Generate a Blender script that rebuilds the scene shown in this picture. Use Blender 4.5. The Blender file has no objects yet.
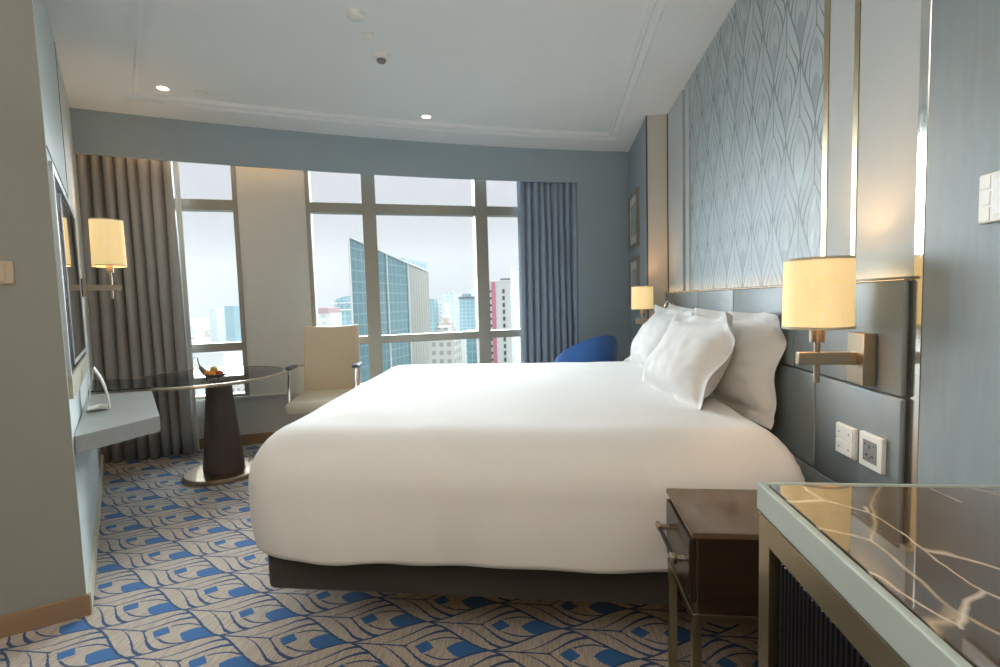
import bpy, bmesh, math, random
from mathutils import Vector, Matrix, noise
R = math.radians
sc = bpy.context.scene
COL = sc.collection
random.seed(7)

# ------------------------------------------------------------------ helpers
def link(name, me, parent=None):
    o = bpy.data.objects.new(name, me); COL.objects.link(o)
    if parent: o.parent = parent
    return o
def tag(o, label=None, cat=None, group=None, kind=None):
    if label: o['label'] = label
    if cat: o['category'] = cat
    if group: o['group'] = group
    if kind: o['kind'] = kind
    return o
def thing(name, label, cat, loc=(0,0,0), rz=0, group=None):
    o = link(name, None); o.location = loc; o.rotation_euler = (0,0,rz)
    return tag(o, label, cat, group)
def obj(name, bm, m, parent=None, smooth=20, kind=None, mods=None):
    bmesh.ops.recalc_face_normals(bm, faces=bm.faces[:])
    me = bpy.data.meshes.new(name); bm.to_mesh(me); bm.free()
    for mm in (m if isinstance(m, (list, tuple)) else [m]): me.materials.append(mm)
    if smooth:
        for p in me.polygons: p.use_smooth = True
        me.set_sharp_from_angle(angle=R(smooth))
    o = link(name, me, parent)
    if kind: o['kind'] = kind
    return o
def struct(name, bm, m, parent=None, smooth=0):
    return obj(name, bm, m, parent, smooth, 'structure' if parent is None else None)
def NB(): return bmesh.new()
def box(bm, a, b, bev=0, seg=2, mi=0, M=None):
    r = bmesh.ops.create_cube(bm, size=1)
    vs = r['verts']
    c = [(a[i]+b[i])/2 for i in range(3)]; s = [abs(b[i]-a[i]) for i in range(3)]
    for v in vs: v.co = Vector((c[0]+v.co.x*s[0], c[1]+v.co.y*s[1], c[2]+v.co.z*s[2]))
    es = list({e for v in vs for e in v.link_edges}); fs = {f for v in vs for f in v.link_faces}
    if bev:
        r = bmesh.ops.bevel(bm, geom=es, offset=min(bev, min(s)*.49), segments=seg, profile=.5, affect='EDGES')
        vs = list({v for v in vs if v.is_valid} | set(r['verts'])); fs = {f for v in vs for f in v.link_faces}
    for f in fs: f.material_index = mi
    if M:
        for v in vs: v.co = M @ v.co
    return vs
def prism(bm, poly, z0, z1, mi=0):
    """vertical prism over a plan polygon"""
    lo = [bm.verts.new((p[0],p[1],z0)) for p in poly]; hi = [bm.verts.new((p[0],p[1],z1)) for p in poly]
    n = len(poly); fs = [bm.faces.new(hi), bm.faces.new(lo[::-1])]
    for i in range(n): fs.append(bm.faces.new((lo[i], lo[(i+1)%n], hi[(i+1)%n], hi[i])))
    for f in fs: f.material_index = mi
def ribbon(bm, front, back, z0, z1):
    """wall strip following a plan curve: front points and back points"""
    prism_pts = [(a,b) for a,b in zip(front, back)]
    n = len(front)
    V = [[bm.verts.new((p[0],p[1],z)) for p in (front[i],back[i]) for z in (z0,z1)] for i in range(n)]  # f0 f1 b0 b1
    for i in range(n-1):
        a, b = V[i], V[i+1]
        bm.faces.new((a[0],b[0],b[1],a[1])); bm.faces.new((a[2],a[3],b[3],b[2]))
        bm.faces.new((a[1],b[1],b[3],a[3])); bm.faces.new((a[0],a[2],b[2],b[0]))
    for a in (V[0], V[-1]): bm.faces.new((a[0],a[1],a[3],a[2]))
def lathe(bm, prof, n=32, c=(0,0,0), cap=True, mi=0):
    rings = []
    for r, z in prof:
        rings.append([bm.verts.new((c[0]+r*math.cos(2*math.pi*k/n), c[1]+r*math.sin(2*math.pi*k/n), c[2]+z)) for k in range(n)])
    fs = []
    for a, b in zip(rings, rings[1:]):
        for k in range(n): fs.append(bm.faces.new((a[k], a[(k+1)%n], b[(k+1)%n], b[k])))
    if cap:
        fs.append(bm.faces.new(rings[0][::-1])); fs.append(bm.faces.new(rings[-1]))
    for f in fs: f.material_index = mi
def tube(bm, pts, r, n=10, cap=True):
    pts = [Vector(p) for p in pts]; rings = []
    rs = r if isinstance(r, (list, tuple)) else [r]*len(pts)
    prev = None
    for i, p in enumerate(pts):
        t = (pts[min(i+1,len(pts)-1)] - pts[max(i-1,0)]).normalized()
        if prev is None:
            u = t.orthogonal().normalized()
        else:
            u = (prev - t*prev.dot(t)).normalized()
        prev = u; w = t.cross(u)
        rings.append([bm.verts.new(p + (u*math.cos(2*math.pi*k/n) + w*math.sin(2*math.pi*k/n))*rs[i]) for k in range(n)])
    for a, b in zip(rings, rings[1:]):
        for k in range(n): bm.faces.new((a[k], a[(k+1)%n], b[(k+1)%n], b[k]))
    if cap: bm.faces.new(rings[0][::-1]); bm.faces.new(rings[-1])
def smoothpts(pts, k=6):
    pts = [Vector(p) for p in pts]; out = []
    for i in range(len(pts)-1):
        p0, p1, p2, p3 = pts[max(i-1,0)], pts[i], pts[i+1], pts[min(i+2,len(pts)-1)]
        for j in range(k):
            t = j/k
            out.append(.5*((2*p1)+(p2-p0)*t+(2*p0-5*p1+4*p2-p3)*t*t+(3*p1-p0-3*p2+p3)*t**3))
    return out + [pts[-1]]
def bar(bm, p, q, w, h, bev=.001):
    """rectangular bar between two points; w sideways, h upward"""
    p, q = Vector(p), Vector(q); d = q-p; L = d.length; x = d.normalized()
    up = Vector((0,0,1)) if abs(x.z) < .9 else Vector((0,1,0))
    y = up.cross(x).normalized(); z = x.cross(y)
    M = Matrix((x,y,z)).transposed().to_4x4(); M.translation = (p+q)/2
    box(bm, (-L/2,-w/2,-h/2), (L/2,w/2,h/2), bev, 1, 0, M)
def xform(bm, M):
    for v in bm.verts: v.co = M @ v.co

# ------------------------------------------------------------------ materials
def lin(c):
    return tuple(((x/255)/12.92 if x/255 <= .04045 else (((x/255)+.055)/1.055)**2.4) for x in c)
class N:
    """tiny node-expression helper"""
    def __init__(s, name):
        s.m = bpy.data.materials.new(name); s.m.use_nodes = True
        s.t = s.m.node_tree; s.b = s.t.nodes['Principled BSDF']; s.out = s.t.nodes['Material Output']
    def node(s, ty, **kw):
        n = s.t.nodes.new(ty)
        for k, v in kw.items(): setattr(n, k, v)
        return n
    def put(s, sock, v):
        if isinstance(v, bpy.types.NodeSocket): s.t.links.new(v, sock)
        else: sock.default_value = v
    def f(s, op, a, b=0, c=None, clamp=False):
        n = s.node('ShaderNodeMath', operation=op, use_clamp=clamp); s.put(n.inputs[0], a); s.put(n.inputs[1], b)
        if c is not None: s.put(n.inputs[2], c)
        return n.outputs[0]
    def coord(s, kind='Object'): return s.node('ShaderNodeTexCoord').outputs[kind]
    def sep(s, v):
        n = s.node('ShaderNodeSeparateXYZ'); s.put(n.inputs[0], v); return n.outputs
    def mapping(s, v, scale=(1,1,1), rot=(0,0,0), loc=(0,0,0)):
        n = s.node('ShaderNodeMapping'); s.put(n.inputs[0], v)
        n.inputs['Scale'].default_value = scale; n.inputs['Rotation'].default_value = rot; n.inputs['Location'].default_value = loc
        return n.outputs[0]
    def noise(s, v, scale, detail=3, rough=.5, dist=0):
        n = s.node('ShaderNodeTexNoise'); s.put(n.inputs['Vector'], v)
        n.inputs['Scale'].default_value = scale; n.inputs['Detail'].default_value = detail
        n.inputs['Roughness'].default_value = rough; n.inputs['Distortion'].default_value = dist
        return n.outputs[0]
    def mix(s, fac, a, b):
        n = s.node('ShaderNodeMix', data_type='RGBA'); s.put(n.inputs[0], fac)
        for k, v in ((6,a),(7,b)):
            s.put(n.inputs[k], v if isinstance(v, bpy.types.NodeSocket) else (*v, 1))
        return n.outputs[2]
    def ramp(s, v, stops):
        n = s.node('ShaderNodeValToRGB'); s.put(n.inputs[0], v)
        e = n.color_ramp.elements
        while len(e) < len(stops): e.new(.5)
        for el, (p, c) in zip(e, stops): el.position = p; el.color = (*c, 1)
        return n.outputs[0]
    def bump(s, h, strength=.2, dist=.01):
        n = s.node('ShaderNodeBump'); n.inputs['Strength'].default_value = strength; n.inputs['Distance'].default_value = dist
        s.put(n.inputs['Height'], h); s.t.links.new(n.outputs[0], s.b.inputs['Normal'])
    def set(s, color=None, rough=None, metal=None, **kw):
        if color is not None: s.put(s.b.inputs['Base Color'], color if isinstance(color, bpy.types.NodeSocket) else (*color,1))
        if rough is not None: s.put(s.b.inputs['Roughness'], rough)
        if metal is not None: s.put(s.b.inputs['Metallic'], metal)
        for k, v in kw.items(): s.put(s.b.inputs[k.replace('_',' ')], v)
        return s.m
def plain(name, c, rough=.5, metal=0, var=.05, scale=12, bump=0, bscale=300, **kw):
    n = N(name); v = n.coord()
    t = n.noise(v, scale, 2)
    c2 = tuple(min(1, x*(1+var)) for x in c); c1 = tuple(x*(1-var) for x in c)
    col = n.mix(t, c1, c2)
    if bump: n.bump(n.noise(v, bscale, 2), bump, .002)
    return n.set(col, rough, metal, **kw)
def fabric(name, c, rough=.9, scale=400, bump=.3, var=.08):
    n = N(name); v = n.coord()
    w1 = n.noise(n.mapping(v, (scale, scale*.12, scale*.12)), 1, 2); w2 = n.noise(n.mapping(v, (scale*.12, scale*.12, scale)), 1, 2)
    h = n.f('MULTIPLY', w1, w2)
    c2 = tuple(min(1, x*(1+var)) for x in c); c1 = tuple(x*(1-var) for x in c)
    n.bump(h, bump, .002)
    return n.set(n.mix(h, c1, c2), rough, 0, Sheen_Weight=.15)
def brushed(name, c, rough=.3, axis=0):
    n = N(name); v = n.coord(); s = [4,4,4]; s[axis] = 4; sc_ = [250,250,250]; sc_[axis] = 6
    t = n.noise(n.mapping(v, sc_), 1, 2)
    n.put(n.b.inputs['Roughness'], n.f('MULTIPLY_ADD', t, .15, rough-.07))
    return n.set(n.mix(t, tuple(x*.9 for x in c), c), None, 1)
def wood(name, c1, c2, rough=.4, stretch=(1,1,12), scale=14, bump=.05):
    n = N(name); v = n.coord()
    t = n.noise(n.mapping(v, tuple(scale/x*3 for x in stretch)), 1, 4, .6, .6)
    n.bump(t, bump, .003)
    return n.set(n.mix(t, c1, c2), rough)
def emis(name, c, s):
    n = N(name); return n.set((.8,.8,.8), .6, 0, Emission_Color=(*c,1), Emission_Strength=s)

def ogee(n, x, y, L, H, lw):
    """interlocking leaf lattice: x along the stem, y across. returns (line, fill, cell-id noise input)"""
    f = n.f
    s = f('DIVIDE', y, H); j = f('FLOOR', s); t = f('SUBTRACT', s, j)
    par = f('FLOORED_MODULO', j, 2)
    xs = f('SUBTRACT', f('DIVIDE', x, L), f('MULTIPLY', par, .5))
    ang = f('MULTIPLY', xs, 2*math.pi)
    tri = f('ABSOLUTE', f('MULTIPLY_ADD', f('FRACT', xs), 2, -1))
    c = f('ADD', f('MULTIPLY_ADD', f('COSINE', ang), .275, .275), f('MULTIPLY', tri, .45))
    inA = f('LESS_THAN', t, c)
    w = f('ADD', f('MULTIPLY', inA, f('DIVIDE', t, f('MAXIMUM', c, .002))),
          f('MULTIPLY', f('SUBTRACT', 1, inA), f('DIVIDE', f('SUBTRACT', 1, t), f('MAXIMUM', f('SUBTRACT', 1, c), .002))))
    w = f('MINIMUM', w, 1)
    b = f('ADD', f('MULTIPLY', inA, c), f('MULTIPLY', f('SUBTRACT', 1, inA), f('SUBTRACT', 1, c)))
    sh = f('MULTIPLY_ADD', inA, .5, xs)
    u = f('MULTIPLY_ADD', f('FRACT', sh), 2, -1)
    vv = f('MULTIPLY', w, b)                       # |v| / H
    slope = f('MULTIPLY', f('SINE', ang), H*math.pi/L)
    db = f('DIVIDE', f('MULTIPLY', f('ABSOLUTE', f('SUBTRACT', t, c)), H), f('SQRT', f('MULTIPLY_ADD', slope, slope, 1)))
    line = f('LESS_THAN', db, lw)
    def pl(p0, k, e, wmin=0, width=1.0):
        p = f('SUBTRACT', u, f('MULTIPLY', f('POWER', w, e), k))
        m = f('LESS_THAN', f('MULTIPLY', f('ABSOLUTE', f('SUBTRACT', p, p0)), L/2), f('MULTIPLY_ADD', w, lw*1.6*width, lw*.9*width))
        if wmin: m = f('MULTIPLY', m, f('GREATER_THAN', w, wmin))
        return m
    for p0, k, e in ((-.62, .80, .9), (-.22, .58, .9), (-.06, .72, 1.0)):
        line = f('MAXIMUM', line, pl(p0, k, e, 27/100 if p0 == -.06 else 0))
    # stem along the tail of each leaf
    stem = f('MULTIPLY', f('LESS_THAN', f('MULTIPLY', vv, H), lw*.8), f('LESS_THAN', u, -.15))
    line = f('MAXIMUM', line, stem)
    pb = f('SUBTRACT', u, f('MULTIPLY', w, .25))
    big = f('GREATER_THAN', pb, .40)
    sm = f('LESS_THAN', f('ADD', f('DIVIDE', f('ABSOLUTE', f('SUBTRACT', u, .09)), .14), f('DIVIDE', vv, .25)), 1)
    fill = f('MAXIMUM', big, sm)
    cid = f('ADD', f('MULTIPLY', j, 17.3), f('ADD', f('MULTIPLY', f('FLOOR', sh), 7.7), f('MULTIPLY', inA, 3.1)))
    return line, fill, cid, w

def carpet_mat():
    n = N('carpet'); v = n.coord(); X, Y, Z = n.sep(v)
    wob = n.f('MULTIPLY_ADD', n.noise(v, 60, 2), .006, -.003)
    x = n.f('ADD', n.f('ADD', X, .001), wob); y = n.f('ADD', n.f('SUBTRACT', Y, 1.633-.137*20), wob)
    line, fill, cid, w = ogee(n, x, y, .526, .137, .0042)
    hatch = n.noise(n.mapping(v, (160, 14, 1), (0,0,R(24))), 1, 3, .6)
    fine = n.noise(v, 420, 2)
    base = n.ramp(n.f('ADD', n.f('MULTIPLY', hatch, .7), n.f('MULTIPLY', fine, .3)),
                  [(.25, (.20,.145,.10)), (.5, (.43,.37,.31)), (.75, (.62,.58,.52))])
    blue = n.mix(fine, (.010,.085,.27), (.020,.15,.40)); dark = n.mix(fine, (.004,.035,.11), (.012,.07,.19))
    c = n.mix(fill, base, blue); c = n.mix(line, c, dark)
    n.bump(n.f('ADD', fine, n.f('MULTIPLY', hatch, .5)), .4, .004)
    return n.set(c, .95, 0, Sheen_Weight=.2)
def wallpaper_mat():
    n = N('leaf_wallpaper'); v = n.coord(); X, Y, Z = n.sep(v)
    line, fill, cid, w = ogee(n, n.f('SUBTRACT', 10.0, Z), n.f('ADD', Y, 10.02), .56, .115, .0042)
    wn = n.node('ShaderNodeTexWhiteNoise', noise_dimensions='1D'); n.put(wn.inputs['W'], cid)
    lines = n.noise(n.mapping(v, (1, 240, 3)), 1, 1)
    leaf = n.mix(lines, (.47,.55,.58), (.54,.62,.65))
    leaf2 = n.mix(n.f('MULTIPLY', wn.outputs[0], .6), leaf, (.42,.48,.54))
    c = n.mix(n.f('MULTIPLY', fill, n.f('MULTIPLY_ADD', wn.outputs[0], .6, .2)), leaf2, (.25,.31,.36))
    c = n.mix(line, c, (.21,.26,.285))
    n.bump(n.f('SUBTRACT', n.f('MULTIPLY', w, .2), line), .25, .002)
    return n.set(c, n.f('MULTIPLY_ADD', fill, -.12, .5))
def marble_mat():
    n = N('brown_marble'); v = n.coord()
    w = n.noise(v, 3, 4, .6)
    vx = n.node('ShaderNodeVectorMath', operation='ADD'); n.put(vx.inputs[0], v)
    nz = n.node('ShaderNodeTexNoise'); n.put(nz.inputs['Vector'], v); nz.inputs['Scale'].default_value = 3.5; nz.inputs['Detail'].default_value = 4
    sc_ = n.node('ShaderNodeVectorMath', operation='SCALE'); n.put(sc_.inputs[0], nz.outputs[1]); sc_.inputs['Scale'].default_value = .10
    n.put(vx.inputs[1], sc_.outputs[0])
    def vein(scale, width, rot):
        vo = n.node('ShaderNodeTexVoronoi', feature='DISTANCE_TO_EDGE')
        n.put(vo.inputs['Vector'], n.mapping(vx.outputs[0], (scale, scale*.45, scale), (0,0,R(rot))))
        vo.inputs['Scale'].default_value = 1
        return n.f('SUBTRACT', 1, n.f('DIVIDE', vo.outputs[0], width), clamp=True)
    v1 = n.f('MULTIPLY', vein(3.0, .013, 52), n.noise(v, 5, 2)); v2 = n.f('MULTIPLY', vein(7, .018, 70), n.f('GREATER_THAN', n.noise(v, 4, 3), .5))
    base = n.ramp(w, [(.3, (.035,.022,.014)), (.52, (.085,.052,.032)), (.72, (.17,.11,.07))])
    c = n.mix(v1, base, (.75,.55,.33)); c = n.mix(n.f('MULTIPLY', v2, .8), c, (.75,.62,.48))
    # a pale brecciated streak
    X, Y, Z = n.sep(v)
    band = n.f('SUBTRACT', 1, n.f('DIVIDE', n.f('ABSOLUTE', n.f('ADD', n.f('SUBTRACT', Y, .74), n.f('MULTIPLY', n.f('SUBTRACT', X, .5), .55))), .06), clamp=True)
    br = n.f('MULTIPLY', band, n.f('GREATER_THAN', n.noise(n.mapping(vx.outputs[0], (30,14,10), (0,0,R(30))), 1, 3), .5))
    c = n.mix(br, c, (.78,.62,.44))
    return n.set(c, .05, 0, Specular_IOR_Level=.9, Coat_Weight=1.0, Coat_Roughness=.02, Coat_IOR=1.8)
def shade_mat(name, s):
    n = N(name); v = n.coord(); X, Y, Z = n.sep(v)
    a = n.noise(n.mapping(v, (260,260,14)), 1, 2); b = n.noise(n.mapping(v, (16,16,300)), 1, 2)
    h = n.f('MULTIPLY', n.f('ADD', a, b), .5)
    c = n.ramp(h, [(.35, (.78,.50,.20)), (.5, (.92,.64,.28)), (.66, (1.0,.76,.38))])
    n.bump(h, .3, .002)
    return n.set(n.mix(.5, c, (.8,.7,.5)), .9, 0, Emission_Color=c, Emission_Strength=s)
def glass_mat(name, tint=(.97,.985,.985), refl=1.0, rough=.01):
    n = N(name); t = n.t
    tr = n.node('ShaderNodeBsdfTransparent'); tr.inputs[0].default_value = (*tint,1)
    gl = n.node('ShaderNodeBsdfGlossy'); gl.inputs['Roughness'].default_value = rough
    fr = n.node('ShaderNodeFresnel'); fr.inputs[0].default_value = 1.45
    mx = n.node('ShaderNodeMixShader'); n.put(mx.inputs[0], n.f('MULTIPLY', fr.outputs[0], refl))
    t.links.new(tr.outputs[0], mx.inputs[1]); t.links.new(gl.outputs[0], mx.inputs[2]); t.links.new(mx.outputs[0], n.out.inputs[0])
    return n.m

M = {}
M['carpet'] = carpet_mat()
M['wallpaper'] = wallpaper_mat()
M['marble'] = marble_mat()
M['ceiling'] = plain('ceiling_paint', (.78,.82,.835), .9, var=.02, scale=3)
M['wall_blue'] = plain('blue_grey_wallcovering', (.34,.415,.46), .85, var=.03, scale=4, bump=.15, bscale=500)
M['wall_olive'] = plain('olive_grey_wallcovering', (.29,.295,.265), .85, var=.03, scale=4, bump=.15, bscale=500)
M['wall_pale'] = plain('pale_wall_paint', (.62,.68,.68), .6, var=.02)
M['pier'] = plain('pier_paint', (.62,.62,.59), .8, var=.03)
M['panel'] = fabric('panel_fabric', (.52,.59,.62), .8, 300, .12, .03)
M['panel_warm'] = plain('column_paint', (.60,.57,.52), .7, var=.03)
M['gap'] = plain('dark_reveal', (.09,.09,.075), .5)
M['leather'] = plain('grey_leather', (.205,.24,.255), .42, var=.06, scale=8, bump=.12, bscale=350)
M['veneer'] = wood('blue_grey_veneer', (.205,.25,.272), (.275,.33,.352), .45, (1,1,9), 10)
M['skirting'] = wood('oak_skirting', (.27,.175,.10), (.36,.24,.145), .4, (9,9,1), 10)
M['skirting_pale'] = plain('pale_skirting', (.60,.58,.47), .5)
M['frame_metal'] = plain('olive_window_metal', (.30,.29,.25), .45, .35, var=.04)
M['sill'] = plain('pale_sill', (.62,.62,.58), .5)
M['glass'] = glass_mat('window_glass', (.97,.99,.985), .25, .2)
M['curtain'] = fabric('taupe_curtain', (.40,.40,.395), .9, 500, .3, .1)
M['curtain_blue'] = fabric('slate_curtain', (.30,.375,.47), .9, 500, .3, .1)
M['lining'] = fabric('pale_blackout_lining', (.68,.71,.69), .9, 300, .2)
M['linen'] = fabric('white_linen', (.71,.70,.685), .85, 260, .12, .03)
M['bedbase'] = fabric('brown_bed_base', (.032,.025,.021), .9, 240, .3)
M['black'] = plain('black_plastic', (.012,.012,.013), .4)
M['bronze'] = brushed('brushed_bronze', (.50,.41,.30), .3)
M['gold'] = brushed('champagne_metal', (.46,.385,.25), .33)
M['chrome'] = brushed('bright_chrome', (.82,.83,.84), .12)
M['strip'] = brushed('polished_strip', (.78,.76,.70), .14, 2)
M['trim_grey'] = plain('grey_green_edge', (.42,.47,.43), .35, .25)
M['dark_wood'] = wood('dark_walnut', (.018,.011,.008), (.040,.025,.016), .25, (9,1,1), 12, .02)
M['brown_lacquer'] = wood('brown_lacquer', (.10,.066,.042), (.15,.10,.066), .12, (1,9,1), 9, .01)
M['dark_glass'] = plain('smoked_glass_door', (.008,.008,.009), .35, Specular_IOR_Level=.06)
M['white_plastic'] = plain('white_plastic', (.78,.78,.74), .35)
M['beige_plastic'] = plain('beige_plastic', (.48,.40,.29), .4)
M['grey_plastic'] = plain('grey_plastic', (.20,.21,.21), .4)
M['screen'] = emis('pale_display', (.62,.80,.90), .22)
M['mirror'] = plain('dark_mirror', (.66,.66,.66), .03, 1, var=0)
M['tv_black'] = plain('tv_black', (.006,.007,.009), .6, Specular_IOR_Level=.05)
M['frame_white'] = plain('silver_white_frame', (.68,.69,.70), .3, .3)
M['beige_frame'] = plain('beige_frame', (.52,.48,.35), .4)
M['desk'] = wood('grey_desk_veneer', (.30,.325,.325), (.37,.395,.39), .32, (9,1,1), 9, .02)
M['desk_edge'] = plain('grey_desk_edge', (.27,.31,.325), .4)
M['table_glass'] = glass_mat('smoked_table_glass', (.52,.54,.54), 1.2)
M['leaf_glass'] = plain('black_glass_leaf', (.018,.020,.021), .06)
M['pedestal'] = plain('brown_pedestal', (.085,.058,.048), .35, .2, var=.05)
M['cream'] = plain('cream_leather', (.60,.50,.36), .5, var=.04, bump=.1)
M['cream_seat'] = plain('cream_leather_seat', (.64,.60,.48), .5, var=.04, bump=.1)
M['armpad'] = plain('slate_armpad', (.07,.09,.115), .4)
M['blue_velvet'] = fabric('blue_upholstery', (.028,.125,.40), .7, 500, .2, .12)
M['shade'] = shade_mat('lampshade_linen', .62)
M['led'] = emis('warm_led', (1.0,.56,.22), 5)
M['led_cove'] = emis('warm_cove_led', (1.0,.55,.22), 12)
M['lens'] = emis('downlight_lens', (1.0,.80,.55), 6)
M['art'] = plain('pale_print', (.42,.48,.52), .4, var=.5, scale=9)
M['pic_frame'] = wood('grey_wood_frame', (.20,.165,.145), (.30,.25,.22), .35)
M['orange'] = plain('orange_peel', (.85,.30,.03), .5, bump=.3, bscale=200)
M['pear'] = plain('yellow_fruit', (.55,.36,.05), .5)
M['red_apple'] = plain('red_fruit', (.55,.10,.03), .4)
M['bowl'] = plain('pewter_bowl', (.12,.11,.095), .35, .6)

# ------------------------------------------------------------------ the room
CZ = 2.76                                   # ceiling height
SB = 2.435                                  # underside of the curtain pelmet
XW = .955                                   # face of the headboard wall panels
def S(x): return 5.035 + .3543*x - .0405*x*x        # pelmet / inner wall face
def W(x): return 5.200 + .36826*x - .01087*x*x      # window frame face
def nrm(x, fn):
    d = (fn(x+.01)-fn(x-.01))/.02; l = math.hypot(1,d); return (-d/l, 1/l)
def path(fn, x0, x1, n, off=0):
    out = []
    for i in range(n+1):
        x = x0+(x1-x0)*i/n; nx, ny = nrm(x, fn); out.append((x+nx*off, fn(x)+ny*off))
    return out
WS = -.25                                   # left wall plane: x + y = WS
def solve_left(fn, off=0):
    lo, hi = -4.6, -3.0
    for _ in range(50):
        m = (lo+hi)/2
        if m + fn(m) > WS + off: hi = m
        else: lo = m
    return (lo+hi)/2
xLS, xLW = solve_left(S), solve_left(W)
CO = (-1.962, 1.715)                        # corner where the left wall begins
CE = (-3.30, .745)                          # the entry wall runs off to here

bm = NB(); prism(bm, [(-3.5,-2.0),(1.3,-2.0),(1.3,5.9),(.2,5.45),(-4.2,4.0),(-4.2,2.0)], -.12, 0); struct('floor', bm, M['carpet'])
# ceiling: a lower border, a stepped moulding and a raised tray
def tray(ins):
    a = .19+ins*1.414; xr = .60-ins
    pts = [(xr, a-xr)]
    x1 = xr; xs0 = -3.06
    top = [(x, S(x)-.36-ins) for x in [xr + (xs0-xr)*i/24 for i in range(25)]]
    top = [p for p in top if p[0]+p[1] > a]
    # intersection with the left line
    lo, hi = -3.6, -2.5
    for _ in range(40):
        m = (lo+hi)/2
        if m + S(m)-.36-ins > a: hi = m
        else: lo = m
    top.append((hi, S(hi)-.36-ins))
    return pts + top
rings = [(tray(0), CZ), (tray(0), CZ+.022), (tray(.045), CZ+.022), (tray(.055), CZ+.012), (tray(.075), CZ+.012), (tray(.08), CZ+.04)]
outer = [(-3.5,-2.0),(1.3,-2.0),(1.3,5.9),(.2,5.45),(-4.2,4.0),(-4.2,2.0)]
bm = NB()
n0 = min(len(r[0]) for r in rings)
def resamp(p, n):
    # keep first point and last point, resample the curve between evenly
    head, curve = p[0], p[1:]
    L = [0]
    for a, b in zip(curve, curve[1:]): L.append(L[-1]+math.hypot(b[0]-a[0], b[1]-a[1]))
    out = []
    for i in range(n):
        s = L[-1]*i/(n-1)
        k = max(j for j in range(len(L)) if L[j] <= s+1e-9); k = min(k, len(curve)-2)
        t = (s-L[k])/(L[k+1]-L[k]); out.append((curve[k][0]+(curve[k+1][0]-curve[k][0])*t, curve[k][1]+(curve[k+1][1]-curve[k][1])*t))
    return [head]+out
vr = [[bm.verts.new((x,y,z)) for x,y in resamp(p, 24)] for p, z in rings]
for a, b in zip(vr, vr[1:]):
    for i in range(len(a)): bm.faces.new((a[i], a[(i+1)%len(a)], b[(i+1)%len(b)], b[i]))
bm.faces.new(vr[-1])
vo = [bm.verts.new((x,y,CZ)) for x,y in outer]
eo = [bm.edges.new((vo[i], vo[(i+1)%len(vo)])) for i in range(len(vo))]
ei = [bm.edges.get((vr[0][i], vr[0][(i+1)%len(vr[0])])) for i in range(len(vr[0]))]
bmesh.ops.triangle_fill(bm, edges=eo+ei, use_beauty=True)
for e in [f for f in bm.faces if len(f.verts)==3 and all(v in vr[0] for v in f.verts)]: bm.faces.remove(e)
vt = [bm.verts.new((x,y,CZ+.15)) for x,y in outer]; bm.faces.new(vt)
for i in range(len(vo)): bm.faces.new((vo[i], vo[(i+1)%len(vo)], vt[(i+1)%len(vo)], vt[i]))
struct('ceiling', bm, M['ceiling'])

# left wall (towards the window) and the entry wall that meets it
u45 = Vector((-1,1)).normalized()
def lw(s, off=0):      # point on the left wall, s metres from the corner, off metres into the room
    return (CO[0]-s*.70711+off*.70711, CO[1]+s*.70711+off*.70711)
LL = 2.55
bm = NB(); prism(bm, [lw(0), lw(LL), lw(LL,-.15), (CO[0]-.25, CO[1]+.02)], 0, CZ); struct('wall_left', bm, M['wall_pale'])
ed = (Vector(CE)-Vector(CO)).normalized(); en = Vector((-ed.y, ed.x))
if en.dot(Vector((0,0))-Vector(CO)) < 0: en = -en
def ew(s, off=0): p = Vector(CO)+ed*s+en*off; return (p.x, p.y)
bm = NB(); prism(bm, [ew(.002), ew(1.65), ew(1.65,-.12), ew(.17,-.12)], 0, CZ); struct('wall_entry', bm, M['wall_olive'])
bm = NB(); prism(bm, [ew(-.012,.014), ew(1.6,.014), ew(1.6,0), ew(-.0,0)], 0, .085); box(bm, (0,0,0),(.001,.001,.001)); 
struct('baseboard_entry', bm, M['skirting'])
bm = NB(); prism(bm, [lw(.004,.0), lw(LL,.0), lw(LL,.014), lw(.004,.014)], 0, .085); struct('baseboard_left', bm, M['skirting_pale'])
# back of the room behind the camera
bm = NB(); prism(bm, [(-3.4,-1.5),(-3.4,.85),(-3.28,.78),(-3.28,-1.5)], 0, CZ); struct('wall_hall', bm, M['wall_olive'])
bm = NB(); prism(bm, [(-3.4,-1.62),(1.1,-1.62),(1.1,-1.5),(-3.4,-1.5)], 0, CZ); struct('wall_back', bm, M['wall_olive'])

# right wall: dark backing, far return, panels
bm = NB(); box(bm, (XW+.025,-1.6,0), (XW+.15,4.32,CZ)); struct('wall_right', bm, M['gap'])
bm = NB(); box(bm, (.785,4.30,0), (XW+.15,S(.785)+.25,CZ)); struct('wall_right_far', bm, M['wall_blue'])
bm = NB(); box(bm, (.79,4.285,0), (XW+.02,4.30,CZ)); struct('trim_1', bm, M['panel_warm'])      # face of the return
bm = NB(); box(bm, (.779,4.28,0), (.789,4.30,CZ)); box(bm, (XW-.006,4.275,0),(XW+.02,4.285,CZ)); struct('trim_2', bm, M['gap'])
k = 3
for y0, y1, m in ((3.81,4.272,'panel'),(3.63,3.735,'panel'),(1.885,3.595,'wallpaper'),(1.708,1.852,'panel'),(1.411,1.682,'panel')):
    bm = NB(); box(bm, (XW,y0,1.283), (XW+.03,y1,CZ), .002, 1); struct('trim_%d' % k, bm, M[m]); k += 1
bm = NB(); box(bm, (XW-.002,1.852,1.283),(XW+.02,1.885,CZ)); box(bm, (XW-.002,1.682,1.283),(XW+.02,1.708,CZ)); struct('trim_%d' % k, bm, M['gold']); k += 1
bm = NB(); box(bm, (XW-.012,1.374,.0), (XW+.02,1.409,CZ), .002, 1); struct('trim_%d' % k, bm, M['strip']); k += 1
bm = NB(); box(bm, (XW-.013,-1.5,0), (XW+.03,1.372,CZ), .002, 1); struct('wall_right_veneer', bm, M['veneer'])

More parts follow.
